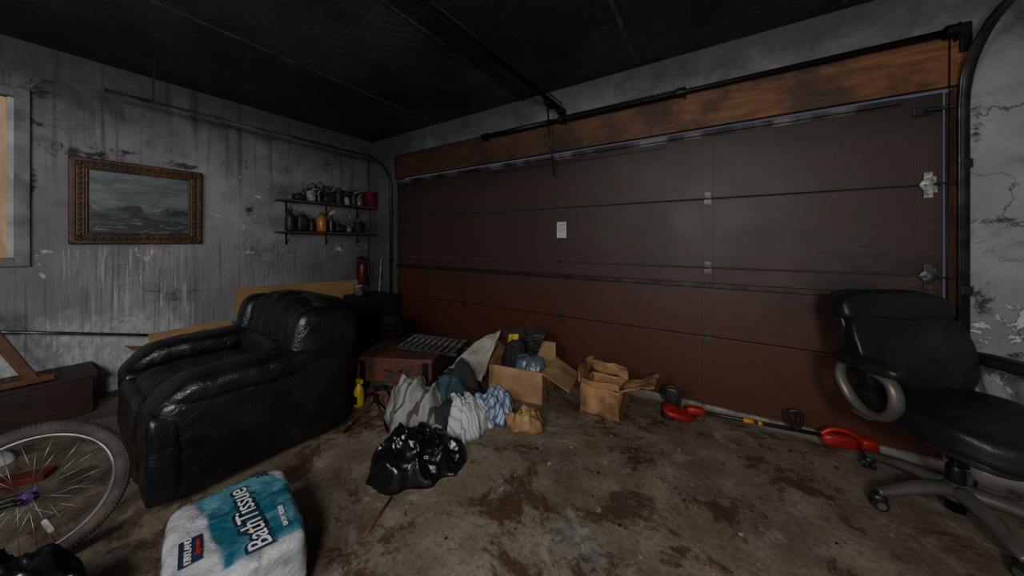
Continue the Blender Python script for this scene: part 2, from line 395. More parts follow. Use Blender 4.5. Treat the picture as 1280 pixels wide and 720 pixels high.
# ------------------------------------------------------------------ tracks
def track(name,xs,side,yend):
    g=emp(name)
    path=[(xs,YF-.04,.02),(xs,YF-.04,2.02)]
    for k in range(1,9):
        a=k/8*math.pi/2; path.append((xs,YF-.04-.36*(1-math.cos(a)),2.02+.38*math.sin(a)))
    path.append((xs,yend,2.40))
    tube('track_channel_outer',path,.024,DSTEEL,g,8,flat=.45)
    tube('track_lip',[(p[0]-side*.018,p[1]-.012 if p[2]<2.1 else p[1],p[2]-(.02 if p[2]>2.3 else 0)) for p in path],.007,STEEL,g,6)
    for z in (.35,1.0,1.7): rbox('track_bracket',(.04,.05,.05),(xs+side*.01,YF-.027,z),DSTEEL,g)
    rbox('hanger',(.035,.005,.34),(xs,yend+.24,2.58),DSTEEL,g,bev=.001)
    rbox('hanger_foot',(.035,.06,.005),(xs,yend+.22,CZ-.004),DSTEEL,g,bev=.001)
    return g
track('garage_door_track',-3.80,-1,.33)
tr=track('garage_door_track',1.175,1,-.6)
rbox('flag_bracket',(.04,.02,.16),(1.185,YF-.035,2.40),BLKM,tr)
ts=emp('torsion_spring_shaft')
tube('shaft',[(-2.15,YF-.08,2.43),(1.15,YF-.08,2.43)],.017,BLKM,ts,10)
tube('spring_tube',[(-2.15,YF-.08,2.43),(-1.3,YF-.08,2.43)],.024,BLKM,ts,12)
pts=[];N=60
for i in range(N*10+1):
    a=i/10*2*math.pi; pts.append((-1.15+.95*i/(N*10),YF-.08+.026*math.cos(a),2.43+.026*math.sin(a)))
tube('spring_coil',pts,.006,BLKM,ts,5)
for x in (-2.12,-1.2,-.2,1.12):
    cyl('winding_cone',.033,.05,(x,YF-.08,2.43),BLKM,ts,(0,R(90),0)); rbox('bearing_plate',(.012,.05,.09),(x+.03,YF-.053,2.43),BLKM,ts)
tube('lift_cable',[(1.125,YF-.05,2.40),(1.125,YF-.012,.1)],.0025,BLKM,ts,6)
op=emp('garage_door_opener_rail')
tube('rail',[(-1.2,YF-.13,2.53),(-1.36,1.16,2.60),(-1.5,-.3,2.62)],.024,BLKM,op,8,flat=.7)
tube('rail_cap',[(-1.165,YF-.13,2.55),(-1.33,1.16,2.62),(-1.47,-.3,2.64)],.006,STEEL,op,6)
rbox('header_bracket',(.06,.10,.05),(-1.2,YF-.075,2.51),BLKM,op)
tube('door_arm',[(-1.30,YF-.16,2.54),(-1.30,YF-.12,2.25),(-1.275,YF-.06,1.90)],.008,BLKM,op,8)
rbox('trolley',(.06,.14,.05),(-1.24,YF-.24,2.53),BLKM,op)
rbox('motor_unit',(.3,.45,.14),(-1.5,-.5,2.62),BLKP,op,bev=.02)
tube('hanging_strap',[(-1.62,-.5,2.70),(-1.62,-.5,2.76)],.01,BLKM,op,6)
cb=emp('ceiling_conduit'); tube('conduit',[(-1.655,YF-.03,2.745),(-1.74,-.6,2.745)],.007,GALV,cb,8)

# ------------------------------------------------------------------ framed painting
pf=emp('framed_painting',(XL+.032,.575,1.60),(0,R(1),0))
gold=wood('ornate_frame_wood',(.16,.07,.03),(.03,.016,.011),(9,9,9),.45,.55)
PW,PH=.76,.70
for k,(w,off) in enumerate(((.035,0),(.05,.03),(.02,.075))):
    d=.05-.012*k
    for s in (-1,1):
        rbox('frame_stile',(d,w,PH-2*off),(0.0,s*(PW/2-off-w/2),0),gold,pf,bev=.008,seg=3)
        rbox('frame_rail',(d,PW-2*off,w),(0.0,0,s*(PH/2-off-w/2)),gold,pf,bev=.008,seg=3)
for i in range(18):
    for s in (-1,1):
        blob('carving',(.02,.035,.022),(.022,-.34+i*.04,s*(PH/2-.052)),gold,pf,n=2,cuts=3)
for i in range(16):
    for s in (-1,1):
        blob('carving',(.02,.022,.035),(.022,s*(PW/2-.052),-.31+i*.041),gold,pf,n=2,cuts=3)
m=MB('seascape_canvas'); X,Y,Z=m.xyz()
n=m.noise(5,7,.65,vec=m.scale(m.co,(1,1,3.0)),dist=.6); n2=m.noise(9,6,.7,vec=m.scale(m.co,(1,.8,2.2)))
sky=m.mix(m.ss(n,.35,.65),(.09,.115,.13),(.19,.215,.225))
mt=m.mix(m.ss(n2,.4,.6),(.025,.031,.037),(.09,.11,.12))
rg=m.math('ADD',Z,m.math('MULTIPLY',m.math('SUBTRACT',m.noise(6,5,.6,vec=m.scale(m.co,(0,1,0))),.5),-.35))
col=m.mix(m.ss(rg,-.06,-.03),mt,sky)
rg2=m.math('ADD',Z,m.math('MULTIPLY',m.math('SUBTRACT',m.noise(9,5,.6,vec=m.scale(m.co,(0,1.3,0))),.5),-.22))
sea=m.mix(m.ss(m.noise(10,5,.7,vec=m.scale(m.co,(1,1,5))),.5,.65),(.035,.045,.052),(.19,.21,.22))
col=m.mix(m.ss(rg2,-.15,-.13),sea,col)
PAINT=m.out(col,.4)
rbox('canvas',(.01,PW-.17,PH-.17),(-.005,0,0),PAINT,pf,bev=0)

# ------------------------------------------------------------------ shelves and contents
def shelf(z,y0,y1,sag):
    g=emp('wall_shelf')
    sheet('board',[(XL+.005,y0,z),(XL+.225,y0,z-.004),(XL+.225,y1,z-.004),(XL+.005,y1,z)],SHELFW,g,sag,3,7,n=14,th=.018)
    for y in (y0+.12,(y0+y1)/2,y1-.15):
        rbox('bracket_arm',(.2,.02,.006),(XL+.105,y,z-.013),BLKM,g,bev=.001)
        rbox('bracket_leg',(.005,.02,.14),(XL+.006,y,z-.085),BLKM,g,bev=.001)
        tube('bracket_brace',[(XL+.01,y,z-.14),(XL+.16,y,z-.016)],.004,BLKM,g,6)
shelf(1.755,1.58,2.74,.006); shelf(1.385,1.58,2.74,.002)
GL=MB('sooty_glass').out((.12,.12,.11),.15,0,.5)
AMB=simple('amber_plastic',(.5,.22,.03),(.35,.13,.02),8,.35)
DRK=simple('sooty_plastic',(.03,.027,.025),(.015,.014,.013),8,.5)
RDK=simple('sooty_red',(.14,.015,.012),(.05,.01,.01),8,.5)
WHP=simple('soiled_white_plastic',(.36,.35,.33),(.15,.14,.13),12,.5)
def bottle(name,x,y,z,r,h,mat,kind=0,rot=(0,0,0)):
    g=emp(name,(x,y,z),rot)
    if kind==0:
        lathe('body',[(r*.9,0),(r,.01),(r,h*.6),(r*.9,h*.68),(r*.35,h*.8),(r*.33,h*.9)],(0,0,0),mat,g)
        cyl('cap',r*.4,h*.12,(0,0,h*.94),DRK,g)
    elif kind==1:
        lathe('body',[(r*.95,0),(r,.004),(r,h-.006),(r*1.03,h-.004),(r*1.03,h)],(0,0,0),mat,g)
        tube('handle',[(r,0,h*.85),(0,0,h*1.12),(-r,0,h*.85)],.002,STEEL,g,6,smooth=6)
    elif kind==3:
        blob('body',(r*2,r*2.6,h),(0,0,h/2),mat,g,n=4,cuts=7,amp=.004,fs=(20,20,20))
        tube('grip',[(0,-r*.6,h*.95),(0,0,h*1.2),(0,r*.7,h*.95)],.006,mat,g,6,smooth=5)
    else:
        lathe('body',[(r*.9,0),(r,.01),(r,h*.75),(r*.8,h*.84),(r*.8,h*.86)],(0,0,0),mat,g)
        cyl('lid',r*.86,h*.12,(0,0,h*.92),STEEL,g)
    return g
yy=1.66
for nm,r,h,mt,k in (('glass_jar',.03,.07,GL,2),('plastic_jug',.045,.08,DRK,3),('glass_jar',.05,.15,WHP,2),('spray_can',.028,.19,STEEL,0),('plastic_jug',.05,.11,DRK,3),('paint_can',.055,.18,STEEL,1),('glass_jar',.035,.12,WHP,2),('spray_can',.03,.21,DRK,0),('glass_jar',.04,.13,GL,2),('paint_can',.085,.22,RDK,1)):
    yy+=r*1.25; bottle(nm,XL+.12+random.uniform(-.02,.02),yy,1.770,r,h,mt,k); yy+=r*1.25+.006
wb=emp('wire_bundle')
for i in range(16):
    y0=1.82+.045*i; zt=1.93+random.uniform(-.04,.04)
    tube('loop',[(XL+.15,y0,zt),(XL+.19,y0+.04,zt+random.uniform(.0,.07)),(XL+.15,y0+.11,zt+.02),(XL+.12,y0+.06,zt-.05)],.007,(STEEL,DRK,WHP,DRK)[i%4],wb,6,closed=True,smooth=6)
yy=1.63
for nm,r,h,mt,k in (('oil_bottle',.05,.27,DRK,0),('plastic_jug',.045,.20,DRK,3),('spray_can',.03,.17,DRK,0),('oil_bottle',.055,.24,AMB,0),('spray_can',.03,.22,STEEL,0),('plastic_jug',.05,.10,DRK,3),('glass_jar',.04,.09,GL,2),('paint_can',.06,.15,DRK,1)):
    yy+=r*1.2; bottle(nm,XL+.13,yy,1.396,r,h,mt,k); yy+=r*1.2+.016
fe=emp('fire_extinguisher',(XL+.12,2.60,.66))
EXR=simple('extinguisher_red',(.16,.012,.012),(.07,.01,.01),8,.4)
lathe('cylinder',[(.05,0),(.06,.015),(.062,.27),(.05,.31),(.022,.33),(.02,.345)],(0,0,0),EXR,fe)
rbox('valve',(.03,.05,.03),(0,0,.36),BLKM,fe); rbox('lever',(.02,.11,.012),(0,-.03,.39),BLKM,fe,(R(12),0,0))
rbox('grip',(.02,.10,.01),(0,-.03,.365),BLKM,fe); tube('hose',[(0,.02,.36),(0,.08,.34),(.02,.085,.2),(.02,.07,.1)],.009,BLKP,fe,8,smooth=6)
rbox('label',(.004,.05,.05),(.061,0,.18),STEEL,fe); rbox('wall_bracket',(.055,.03,.3),(-.09,0,.18),BLKM,fe)
cbw=emp('electrical_cable'); tube('cable',[(XL+.02,2.76,2.6),(XL+.025,2.75,2.2),(XL+.02,2.78,1.6),(XL+.03,2.74,1.1),(XL+.02,2.77,.5)],.008,BLKP,cbw,8,smooth=8)
br=emp('broom'); tube('handle',[(-3.98,2.70,.05),(-4.02,2.79,1.02)],.012,WHP,br,8); blob('head',(.28,.05,.07),(-3.98,2.69,.045),DRK,br,n=5,cuts=5)

# ------------------------------------------------------------------ things along the left wall
lb=emp('plywood_sheet',(0,0,0))
sheet('board',[(XL+.16,1.22,.01),(XL+.16,2.58,.01),(XL+.03,2.58,.72),(XL+.03,1.22,.77)],PLY,lb,th=.016)
lb2=emp('cardboard_panel')
sheet('panel',[(XL+.30,1.17,.01),(XL+.30,1.7,.01),(XL+.2,1.7,.58),(XL+.2,1.17,.63)],CARD,lb2,.004,th=.008)
tube('printed_mark',[(XL+.226,1.24,.50),(XL+.219,1.29,.56),(XL+.222,1.37,.53),(XL+.229,1.35,.46)],.008,BLKP,lb2,6,closed=True,smooth=5)
def openbox(name,loc,size,rz,mat,flaps,crump=.006,seed=0,th=.006):
    g=emp(name,loc,(0,0,rz)); w,d,h=size[0]/2,size[1]/2,size[2]
    z0=.004
    sheet('bottom',[(-w,-d,z0),(w,-d,z0),(w,d,z0),(-w,d,z0)],mat,g,0,th=th)
    sheet('side_front',[(-w,-d,z0),(w,-d,z0),(w,-d,h),(-w,-d,h)],mat,g,crump,8,seed,th=th)
    sheet('side_back',[(-w,d,z0),(w,d,z0),(w,d,h),(-w,d,h)],mat,g,crump,8,seed+1,th=th)
    sheet('side_left',[(-w,-d,z0),(-w,d,z0),(-w,d,h),(-w,-d,h)],mat,g,crump,8,seed+2,th=th)
    sheet('side_right',[(w,-d,z0),(w,d,z0),(w,d,h),(w,-d,h)],mat,g,crump,8,seed+3,th=th)
    for k,(a,l) in flaps.items():
        a=R(a); o=math.sin(a)*l; u=math.cos(a)*l
        if k=='f': P=[(-w,-d,h),(w,-d,h),(w*.97,-d-o,h+u),(-w*.97,-d-o,h+u)]
        if k=='b': P=[(-w,d,h),(w,d,h),(w*.97,d+o,h+u),(-w*.97,d+o,h+u)]
        if k=='l': P=[(-w,-d,h),(-w,d,h),(-w-o,d*.97,h+u),(-w-o,-d*.97,h+u)]
        if k=='r': P=[(w,-d,h),(w,d,h),(w+o,d*.97,h+u),(w+o,-d*.97,h+u)]
        sheet('flap_'+k,P,mat,g,crump*1.6,9,seed+5,th=th)
    return g
openbox('cardboard_box',(-3.74,.86,0),(.40,.56,.40),R(4),CARD,{'f':(70,.14),'b':(60,.08),'r':(80,.08),'l':(40,.12)},.006,3)
pl=emp('metal_pole'); tube('pole',[(XL+.06,-.5,.75),(XL+.12,.62,.44)],.012,GALV,pl,8)
bn=emp('low_storage_bench')
rbox('top',(.42,1.45,.03),(XL+.22,-.42,.275),DARKW,bn); rbox('front',(.02,1.41,.255),(XL+.41,-.42,.13),DARKW,bn)
rbox('end_far',(.4,.02,.255),(XL+.21,.28,.13),DARKW,bn); rbox('end_near',(.4,.02,.255),(XL+.21,-1.12,.13),DARKW,bn)
wfz=emp('broken_wooden_frame')
rbox('leg',(.05,.055,.58),(-3.95,-.07,.585),BROWNW,wfz,(R(22),0,0)); rbox('rail',(.04,.55,.035),(-3.95,-.15,.31),BROWNW,wfz)
rbox('brace',(.03,.20,.03),(-3.95,.04,.335),BROWNW,wfz,(R(-12),0,R(8)))
rp=emp('red_painted_board'); rbox('board',(.09,.7,.03),(-3.20,-.22,.016),simple('red_board_paint',(.2,.02,.015),(.08,.015,.01),8,.5),rp,(0,0,R(-30)))
rg_=emp('white_rag'); heap('cloth',(-3.5,-.15,0),.16,.12,.07,WHITE,rg_,4,.03,9)

# ------------------------------------------------------------------ recliner
rc=emp('leather_recliner',(-2.70,.80,0),(0,0,R(-2)))
rc.scale=(1.10,1.0,1.0)
rbox('base_frame',(.92,.80,.26),(0,.0,.16),LEA,rc,bev=.03,seg=3)
blob('footrest_panel',(.68,.16,.40),(0,-.42,.24),LEA,rc,n=6,amp=.012,fs=(5,5,12),seed=1)
for s in (-1,1):
    blob('side_panel',(.20,.90,.50),(s*.425,-.0,.27),LEA,rc,n=10,amp=.004,fs=(3,5,3),seed=2+s)
    def dr(q):
        t=max(0,-q.y-.22); q.z-=t*t*2.0; q.x*=1+.2*max(0,-q.y-.15); q.z+=.03*max(0,q.y)
        return q
    blob('arm_pillow',(.26,.88,.17),(s*.405,-.05,.52),LEA,rc,n=3.0,cuts=24,amp=.012,fs=(5,10,5),seed=5+s,deform=dr)
    blob('arm_front',(.25,.12,.42),(s*.41,-.425,.255),LEA,rc,n=6,amp=.008,fs=(5,5,7),seed=9+s)
    blob('back_wing',(.17,.42,.56),(s*.43,.30,.55),LEA,rc,(R(-9),0,0),n=4,amp=.008,fs=(4,4,4),seed=11+s)
    rbox('foot',(.06,.06,.03),(s*.38,-.34,.016),BLKP,rc); rbox('foot',(.06,.06,.03),(s*.38,.34,.016),BLKP,rc)
blob('seat_cushion',(.60,.70,.20),(0,-.10,.40),LEA,rc,n=4,cuts=22,amp=.014,fs=(5,5,5),seed=4)
blob('back_shell',(.97,.24,.80),(0,.37,.47),LEA,rc,(R(-8),0,0),n=6,amp=.008,fs=(4,4,3),seed=6)
def fold(q):
    f=.011*math.cos(q.x*38+2.5*q.z)
    q.y-=f*(1 if q.y<0 else 0); q.z+=.006*math.cos(q.x*30)
    q.z-= .30*q.x*q.x*(1 if q.z>0 else .2); return q
blob('back_pillow_upper',(.84,.28,.46),(0,.27,.655),LEA,rc,(R(-16),0,0),n=3.4,cuts=30,amp=.018,fs=(10,4,3.5),seed=7,deform=fold)
blob('back_pillow_lower',(.64,.20,.26),(0,.15,.49),LEA,rc,(R(-10),0,0),n=3.4,cuts=20,amp=.014,fs=(9,5,5),seed=8)

# ------------------------------------------------------------------ office chair
oc=emp('office_chair',(.955,2.32,0),(0,0,R(30)))
for k in range(5):
    a=R(205-30+72*k); r_=.31
    ex,ey=math.cos(a)*r_,math.sin(a)*r_
    tube('base_leg_%d'%(k+1),[(ex*.1,ey*.1,.125),(ex*.45,ey*.45,.122),(ex*.85,ey*.85,.092),(ex*1.02,ey*1.02,.08)],[.032,.027,.021,.016],CHG,oc,10,smooth=4,flat=1.2)
    cyl('caster_stem_%d'%(k+1),.009,.05,(ex,ey,.065),BLKM,oc)
    b=a+R(70+k*40)
    for s in (-1,1):
        cyl('caster_wheel',.029,.020,(ex+s*.015*math.cos(b),ey+s*.015*math.sin(b),.0292),BLKP,oc,(0,R(90),b),28,bev=.005)
        cyl('caster_hub',.016,.023,(ex+s*.0165*math.cos(b),ey+s*.0165*math.sin(b),.0292),CHG,oc,(0,R(90),b),20,bev=.001)
    blob('caster_hood',(.05,.06,.04),(ex,ey,.055),BLKP,oc,(0,0,b),n=2.4,cuts=5)
lathe('hub',[(.045,.085),(.052,.095),(.05,.14),(.03,.16)],(0,0,0),CHG,oc)
lathe('gas_lift',[(.03,.03),(.03,.22),(.028,.23),(.022,.24),(.014,.245),(.014,.38)],(0,0,0),BLKM,oc)
UX,UY=-.04,.02
rbox('tilt_mechanism',(.16,.26,.05),(UX/2,-.02,.39),BLKM,oc,bev=.012)
tube('tilt_lever',[(.05,-.05,.39),(.26,-.06,.385)],.006,BLKM,oc,8)
def seatd(q):
    q.z-= .35*max(0,-q.y-.16)**1.5; q.z+=.10*q.x*q.x; return q
blob('seat_base',(.50,.52,.05),(UX,-.08+UY,.415),BLKP,oc,n=5,deform=seatd)
blob('seat_cushion',(.57,.58,.15),(UX,-.09+UY,.48),LEA2,oc,n=4,cuts=22,amp=.006,fs=(9,9,9),deform=seatd,seed=21)
def backd(q):
    q.x*=1-.10*max(0,-q.z)/.3; q.y-= .8*q.x*q.x; q.y-=.03*math.cos(q.z*5); return q
blob('back_shell',(.55,.09,.56),(UX,.255+UY,.725),BLKP,oc,(R(-15),0,0),n=5,cuts=18,deform=backd)
blob('back_pad',(.56,.11,.42),(UX,.195+UY,.68),LEA2,oc,(R(-15),0,0),n=4.5,cuts=22,amp=.007,fs=(8,8,8),deform=backd,seed=22)
def headd(q):
    q.y-=.7*q.x*q.x; q.z-=.25*q.x*q.x; return q
blob('head_bolster',(.56,.14,.17),(UX,.245+UY,.915),LEA2,oc,(R(-15),0,0),n=3.2,cuts=20,amp=.006,fs=(8,8,8),deform=headd,seed=23)
blob('lumbar_pad',(.42,.06,.17),(UX,.125+UY,.60),LEA2,oc,(R(-15),0,0),n=3.2,cuts=14,deform=headd)
tube('back_bar',[(UX,.02,.39),(UX,.18,.40),(UX,.26,.48),(UX,.31,.60)],.022,BLKM,oc,8,smooth=4,flat=1.8)
for s in (-1,1):
    x=UX+s*.315; dy=.06+UY
    lp=[(x,-.04+dy,.455),(x,-.12+dy,.47),(x+s*.012,-.175+dy,.55),(x+s*.012,-.15+dy,.64),(x+s*.012,-.04+dy,.668),(x+s*.012,.045+dy,.655),(x+s*.012,.07+dy,.59),(x,.035+dy,.50)]
    tube('arm_loop',lp,[.019,.021,.022,.020,.017,.017,.019,.021],CHG,oc,12,closed=True,smooth=6,flat=1.35)
    blob('arm_pad',(.09,.29,.06),(x+s*.012,-.05+dy,.688),LEA2,oc,n=3.2,cuts=10)
    rbox('arm_mount',(.12,.08,.02),(UX+s*.26,-.02+dy,.43),CHG,oc)

# ------------------------------------------------------------------ child's bicycle (fallen against the bench, wheel turned up)
tl=R(14); aw=Vector((-.93,.37,0)).normalized(); u=Vector((.37,.93,0)).normalized(); v=aw*math.sin(tl)+Vector((0,0,math.cos(tl))); v.normalize(); nrm=v.cross(u)
BS=.80
bk=emp('bicycle'); 
bk.matrix_world=Matrix.Translation((-2.205,-.01,.004))@Matrix(((u.x,nrm.x,v.x,0),(u.y,nrm.y,v.y,0),(u.z,nrm.z,v.z,0),(0,0,0,1)))@Matrix.Scale(BS,4)
def wheel(cx_,pre):
    c=Vector((cx_,0,.335))
    ring=lambda r,n=64,y=0:[c+Vector((r*math.cos(2*math.pi*i/n),y,r*math.sin(2*math.pi*i/n))) for i in range(n)]
    tube(pre+'_tyre',ring(.303),.031,TREAD,bk,14,closed=True)
    bm=bmesh.new()
    for i in range(130):
        a=2*math.pi*i/130
        for yv,rr in ((-.018,.326),(0,.332),(.018,.326)):
            aa=a+(.02 if yv==0 else 0)
            M=Matrix.Translation(c+Vector((rr*math.cos(aa),yv,rr*math.sin(aa))))@Matrix.Rotation(-aa,4,'Y')@Matrix.Diagonal((.006,.011,.009,1))
            bmesh.ops.create_cube(bm,size=1,matrix=M)
    fin(pre+'_tread',bm,TREAD,bk,smooth=False)
    tube(pre+'_rim',ring(.270),.011,GALV,bk,10,closed=True)
    tube(pre+'_hub',[c+Vector((0,-.04,0)),c+Vector((0,.04,0))],.014,PURP,bk,14)
    for s in (-1,1): tube(pre+'_hub_flange',[c+Vector((0,s*.032,0)),c+Vector((0,s*.036,0))],.028,PURP,bk,18)
    tube(pre+'_axle',[c+Vector((0,-.075,0)),c+Vector((0,.075,0))],.005,STEEL,bk,8)
    for i in range(32):
        a=2*math.pi*i/32; s=1 if i%2 else -1; b=a+(.9 if (i//2)%2 else -.9)
        tube(pre+'_spoke',[c+Vector((.024*math.cos(b),s*.034,.024*math.sin(b))),c+Vector((.268*math.cos(a),0,.268*math.sin(a)))],.0012,CHROME,bk,5)
    blob(pre+'_reflector',(.075,.012,.022),c+Vector((.17*math.cos(-1.1),-.02,.17*math.sin(-1.1))),WHP,bk,(0,R(63),0),n=5,cuts=4)
wheel(0,'front_wheel'); wheel(-1.25,'rear_wheel')
for s in (-1,1):
    tube('fork_blade',[(0,s*.055,.335),(-.20,s*.055,.34),(-.42,s*.05,.36)],.012,BLKM,bk,10,smooth=4)
    tube('chain_stay',[(-1.25,s*.055,.335),(-.85,s*.03,.30)],.009,BLKM,bk,8)
    tube('seat_stay',[(-1.25,s*.055,.335),(-1.0,s*.03,.62)],.008,BLKM,bk,8)
tube('crown',[(-.42,-.055,.36),(-.42,.055,.36)],.014,BLKM,bk,8)
tube('head_tube',[(-.42,0,.36),(-.55,0,.52)],.019,BLKM,bk,10)
tube('down_tube',[(-.45,0,.39),(-.85,0,.30)],.018,BLKM,bk,10)
tube('top_tube',[(-.53,0,.50),(-.98,0,.55)],.016,BLKM,bk,10)
tube('seat_tube',[(-.85,0,.30),(-1.02,0,.70)],.016,BLKM,bk,10)
tube('handlebar',[(-.60,-.28,.60),(-.57,-.1,.56),(-.57,.1,.56),(-.60,.28,.60)],.012,BLKM,bk,8,smooth=4)
blob('saddle',(.27,.14,.06),(-1.03,0,.72),BLKP,bk,n=3,cuts=8,deform=lambda q:Vector((q.x,q.y*(1-1.8*(q.x+.1)) if q.x>-.1 else q.y,q.z)))
tube('chainring',[(-.85+.09*math.cos(a/12*math.pi),-.045,.30+.09*math.sin(a/12*math.pi)) for a in range(24)],.005,STEEL,bk,6,closed=True)
tube('crank',[(-.85,-.06,.30),(-.72,-.06,.22)],.009,STEEL,bk,8)

# ------------------------------------------------------------------ tissue pack (lying flat)
tp=emp('bath_tissue_pack',(-1.47,.42,.0),(0,0,R(78)))
m=MB('printed_poly_wrap'); X,Y,Z=m.xyz()
w=m.math('ADD',m.math('ADD',X,m.math('MULTIPLY',Y,.12)),m.math('MULTIPLY',m.math('SUBTRACT',m.noise(4,3),.5),.12))
teal=m.mix(m.ss(m.noise(6,5,.6,dist=1.2),.40,.68),(.015,.10,.15),(.11,.28,.34))
wh=m.mix(m.ss(m.noise(8,5,.6,dist=1),.4,.7),(.44,.44,.47),(.18,.19,.22))
col=m.mix(m.ss(w,-.085,-.065),wh,teal)
col=m.mix(m.ss(w,.165,.175),col,wh)
col=m.mix(m.ss(Y,-.215,-.20,1,0),col,wh)
col=m.mix(m.ss(Z,.06,.09,.9,0),col,wh)
m.bump(m.noise(13,6,.65,dist=1.5),.55,.02); WRAP=m.out(col,.3)
PZ=.245
blob('pack',(.36,.50,PZ),(0,0,PZ/2+.006),WRAP,tp,n=9,cuts=30,amp=.006,fs=(9,9,9),seed=31,rid=True)
def text(name,s,size,loc,ang,mat,par,off=0,ex=.0008):
    c=bpy.data.curves.new(name,'FONT'); c.body=s; c.size=size; c.align_x='CENTER'; c.align_y='CENTER'; c.offset=off; c.extrude=ex
    c.materials.append(mat); o=bpy.data.objects.new(name,c); SC.collection.objects.link(o)
    o.parent=par; o.matrix_local=Matrix.Translation(loc)@Matrix.Rotation(ang,4,'Z'); 
    c.shear=.25
    return o
TW=simple('print_white',(.70,.70,.70),(.5,.5,.5),6,.4); TN=simple('print_navy',(.01,.02,.05),(.015,.03,.06),6,.4)
FZ=PZ+.013
text('title_outline','BathTissue',.086,(.035,-.03,FZ),R(96),TN,tp,.009)
text('title','BathTissue',.086,(.035,-.03,FZ+.002),R(96),TW,tp,.0)
rbox('brand_panel',(.055,.12,.003),(-.115,-.06,FZ),TN,tp,bev=0)
text('brand','KIRKLAND',.025,(-.120,-.06,FZ+.003),R(90),TW,tp)
text('signature','Signature',.02,(-.098,-.06,FZ+.003),R(90),simple('print_red',(.5,.03,.03),None,6,.4),tp)
text('count','30',.05,(.10,.20,FZ),R(90),TN,tp)
text('subtitle','BATH TISSUE',.020,(.125,-.11,FZ),R(90),TW,tp)

# ------------------------------------------------------------------ bags, clothes, debris
tb=emp('trash_bag'); heap('bag',(-1.42,1.22,0),.29,.19,.16,BAG,tb,3,.04,8,R(42),2.6,.22,44,130,True)
tb=emp('trash_bag'); heap('bag',(-1.74,-.05,0),.27,.19,.33,BAG,tb,5,.05,7,R(20),2.6,.2,40,110,True)
pb=emp('brown_paper_bag'); heap('bag',(-1.07,1.86,0),.125,.095,.10,simple('crumpled_brown_paper',(.36,.22,.09),(.20,.11,.045),9,.5,0,.4,30),pb,8,.035,13,R(20),3,.25,30,80,True)
cs=emp('clear_plastic_scrap'); m=MB('clear_film'); m.b.inputs['Alpha'].default_value=.13; m.bump(m.noise(30,5),.5,.01); FILM=m.out((.5,.53,.53),.15)
heap('film',(-.46,1.27,.0),.14,.08,.012,FILM,cs,2,.012,16,R(-40),2,.6,20,60,True)
def stripe(name,c1,c2,sc,ax='X',plaid=None,lo=.35,hi=.6):
    m=MB(name); X,Y,Z=m.xyz(); d={'X':X,'Y':Y}[ax]
    s=m.ss(m.math('SINE',m.math('MULTIPLY',m.math('ADD',d,m.math('MULTIPLY',m.noise(4,3),.15)),sc)),lo,hi)
    col=m.mix(s,c1,c2)
    if plaid:
        o=Y if ax=='X' else X
        s2=m.ss(m.math('SINE',m.math('MULTIPLY',m.math('ADD',o,m.math('MULTIPLY',m.noise(4,3),.12)),sc)),.35,.6)
        col=m.mix(m.mul(s2,.7),col,plaid)
    col=m.mix(m.ss(m.noise(5,5),.55,.75,0,.5),col,(.08,.07,.06))
    m.bump(m.noise(14,5),.4,.015); return m.out(col,.85,0,.2)
GST=stripe('grey_striped_knit',(.27,.29,.26),(.10,.07,.06),70,'X',None,.75,.9)
PLD=stripe('blue_plaid_cotton',(.42,.46,.52),(.09,.16,.30),190,'X',(.06,.09,.2))
WST=stripe('pale_striped_cotton',(.5,.51,.52),(.30,.34,.40),230,'Y')
DKC=simple('dark_fabric',(.015,.016,.02),(.03,.03,.035),6,.9,0,.3,30)
BLU=simple('teal_fabric',(.045,.085,.11),(.02,.04,.06),6,.9,0,.3,30)
OLV=simple('olive_fabric',(.035,.04,.025),(.02,.02,.015),6,.9,0,.3,30)
KHK=simple('khaki_canvas',(.34,.32,.28),(.20,.18,.15),6,.85,0,.3,30)
cp=emp('clothes_pile')
heap('dark_jeans',(-1.70,1.70,0),.38,.28,.22,DKC,cp,1,.05,7,R(30),2.2)
heap('grey_striped_shirt',(-1.76,1.52,.02),.23,.20,.26,GST,cp,2,.06,9,R(20),2.6,an=(1.6,.6,1))
heap('olive_trousers',(-1.60,1.50,.0),.14,.10,.14,OLV,cp,6,.04,9,R(40))
heap('pale_striped_shirt',(-1.43,1.66,.0),.20,.16,.20,WST,cp,3,.06,10,R(60),2.4,an=(1.6,.6,1))
heap('plaid_shirt',(-1.34,1.84,.0),.17,.13,.19,PLD,cp,4,.05,10,R(10),2.4)
heap('teal_sweater',(-1.62,1.72,.14),.15,.11,.15,BLU,cp,5,.05,10,R(70))
heap('dark_jacket',(-1.62,1.86,.08),.15,.11,.26,DKC,cp,9,.05,9,R(20))
heap('white_sock',(-1.50,1.45,.0),.08,.05,.08,WHITE,cp,12,.02,14,R(20))
pw=emp('canvas_sheet')
sheet('fold_a',[(-1.84,1.86,.20),(-1.52,1.98,.20),(-1.48,2.12,.53),(-1.60,2.10,.48)],KHK,pw,.07,5,3,n=22,th=.01)
sheet('fold_b',[(-1.82,1.90,.22),(-1.50,1.92,.18),(-1.47,2.13,.54),(-1.66,2.06,.42)],KHK,pw,.06,6,8,n=22,th=.01)
db=emp('debris_pile')
dm=[DRK,BROWNW,STEEL,DKC,WHP,CARD2,BLKP,RDK]
bms=[bmesh.new() for _ in dm]
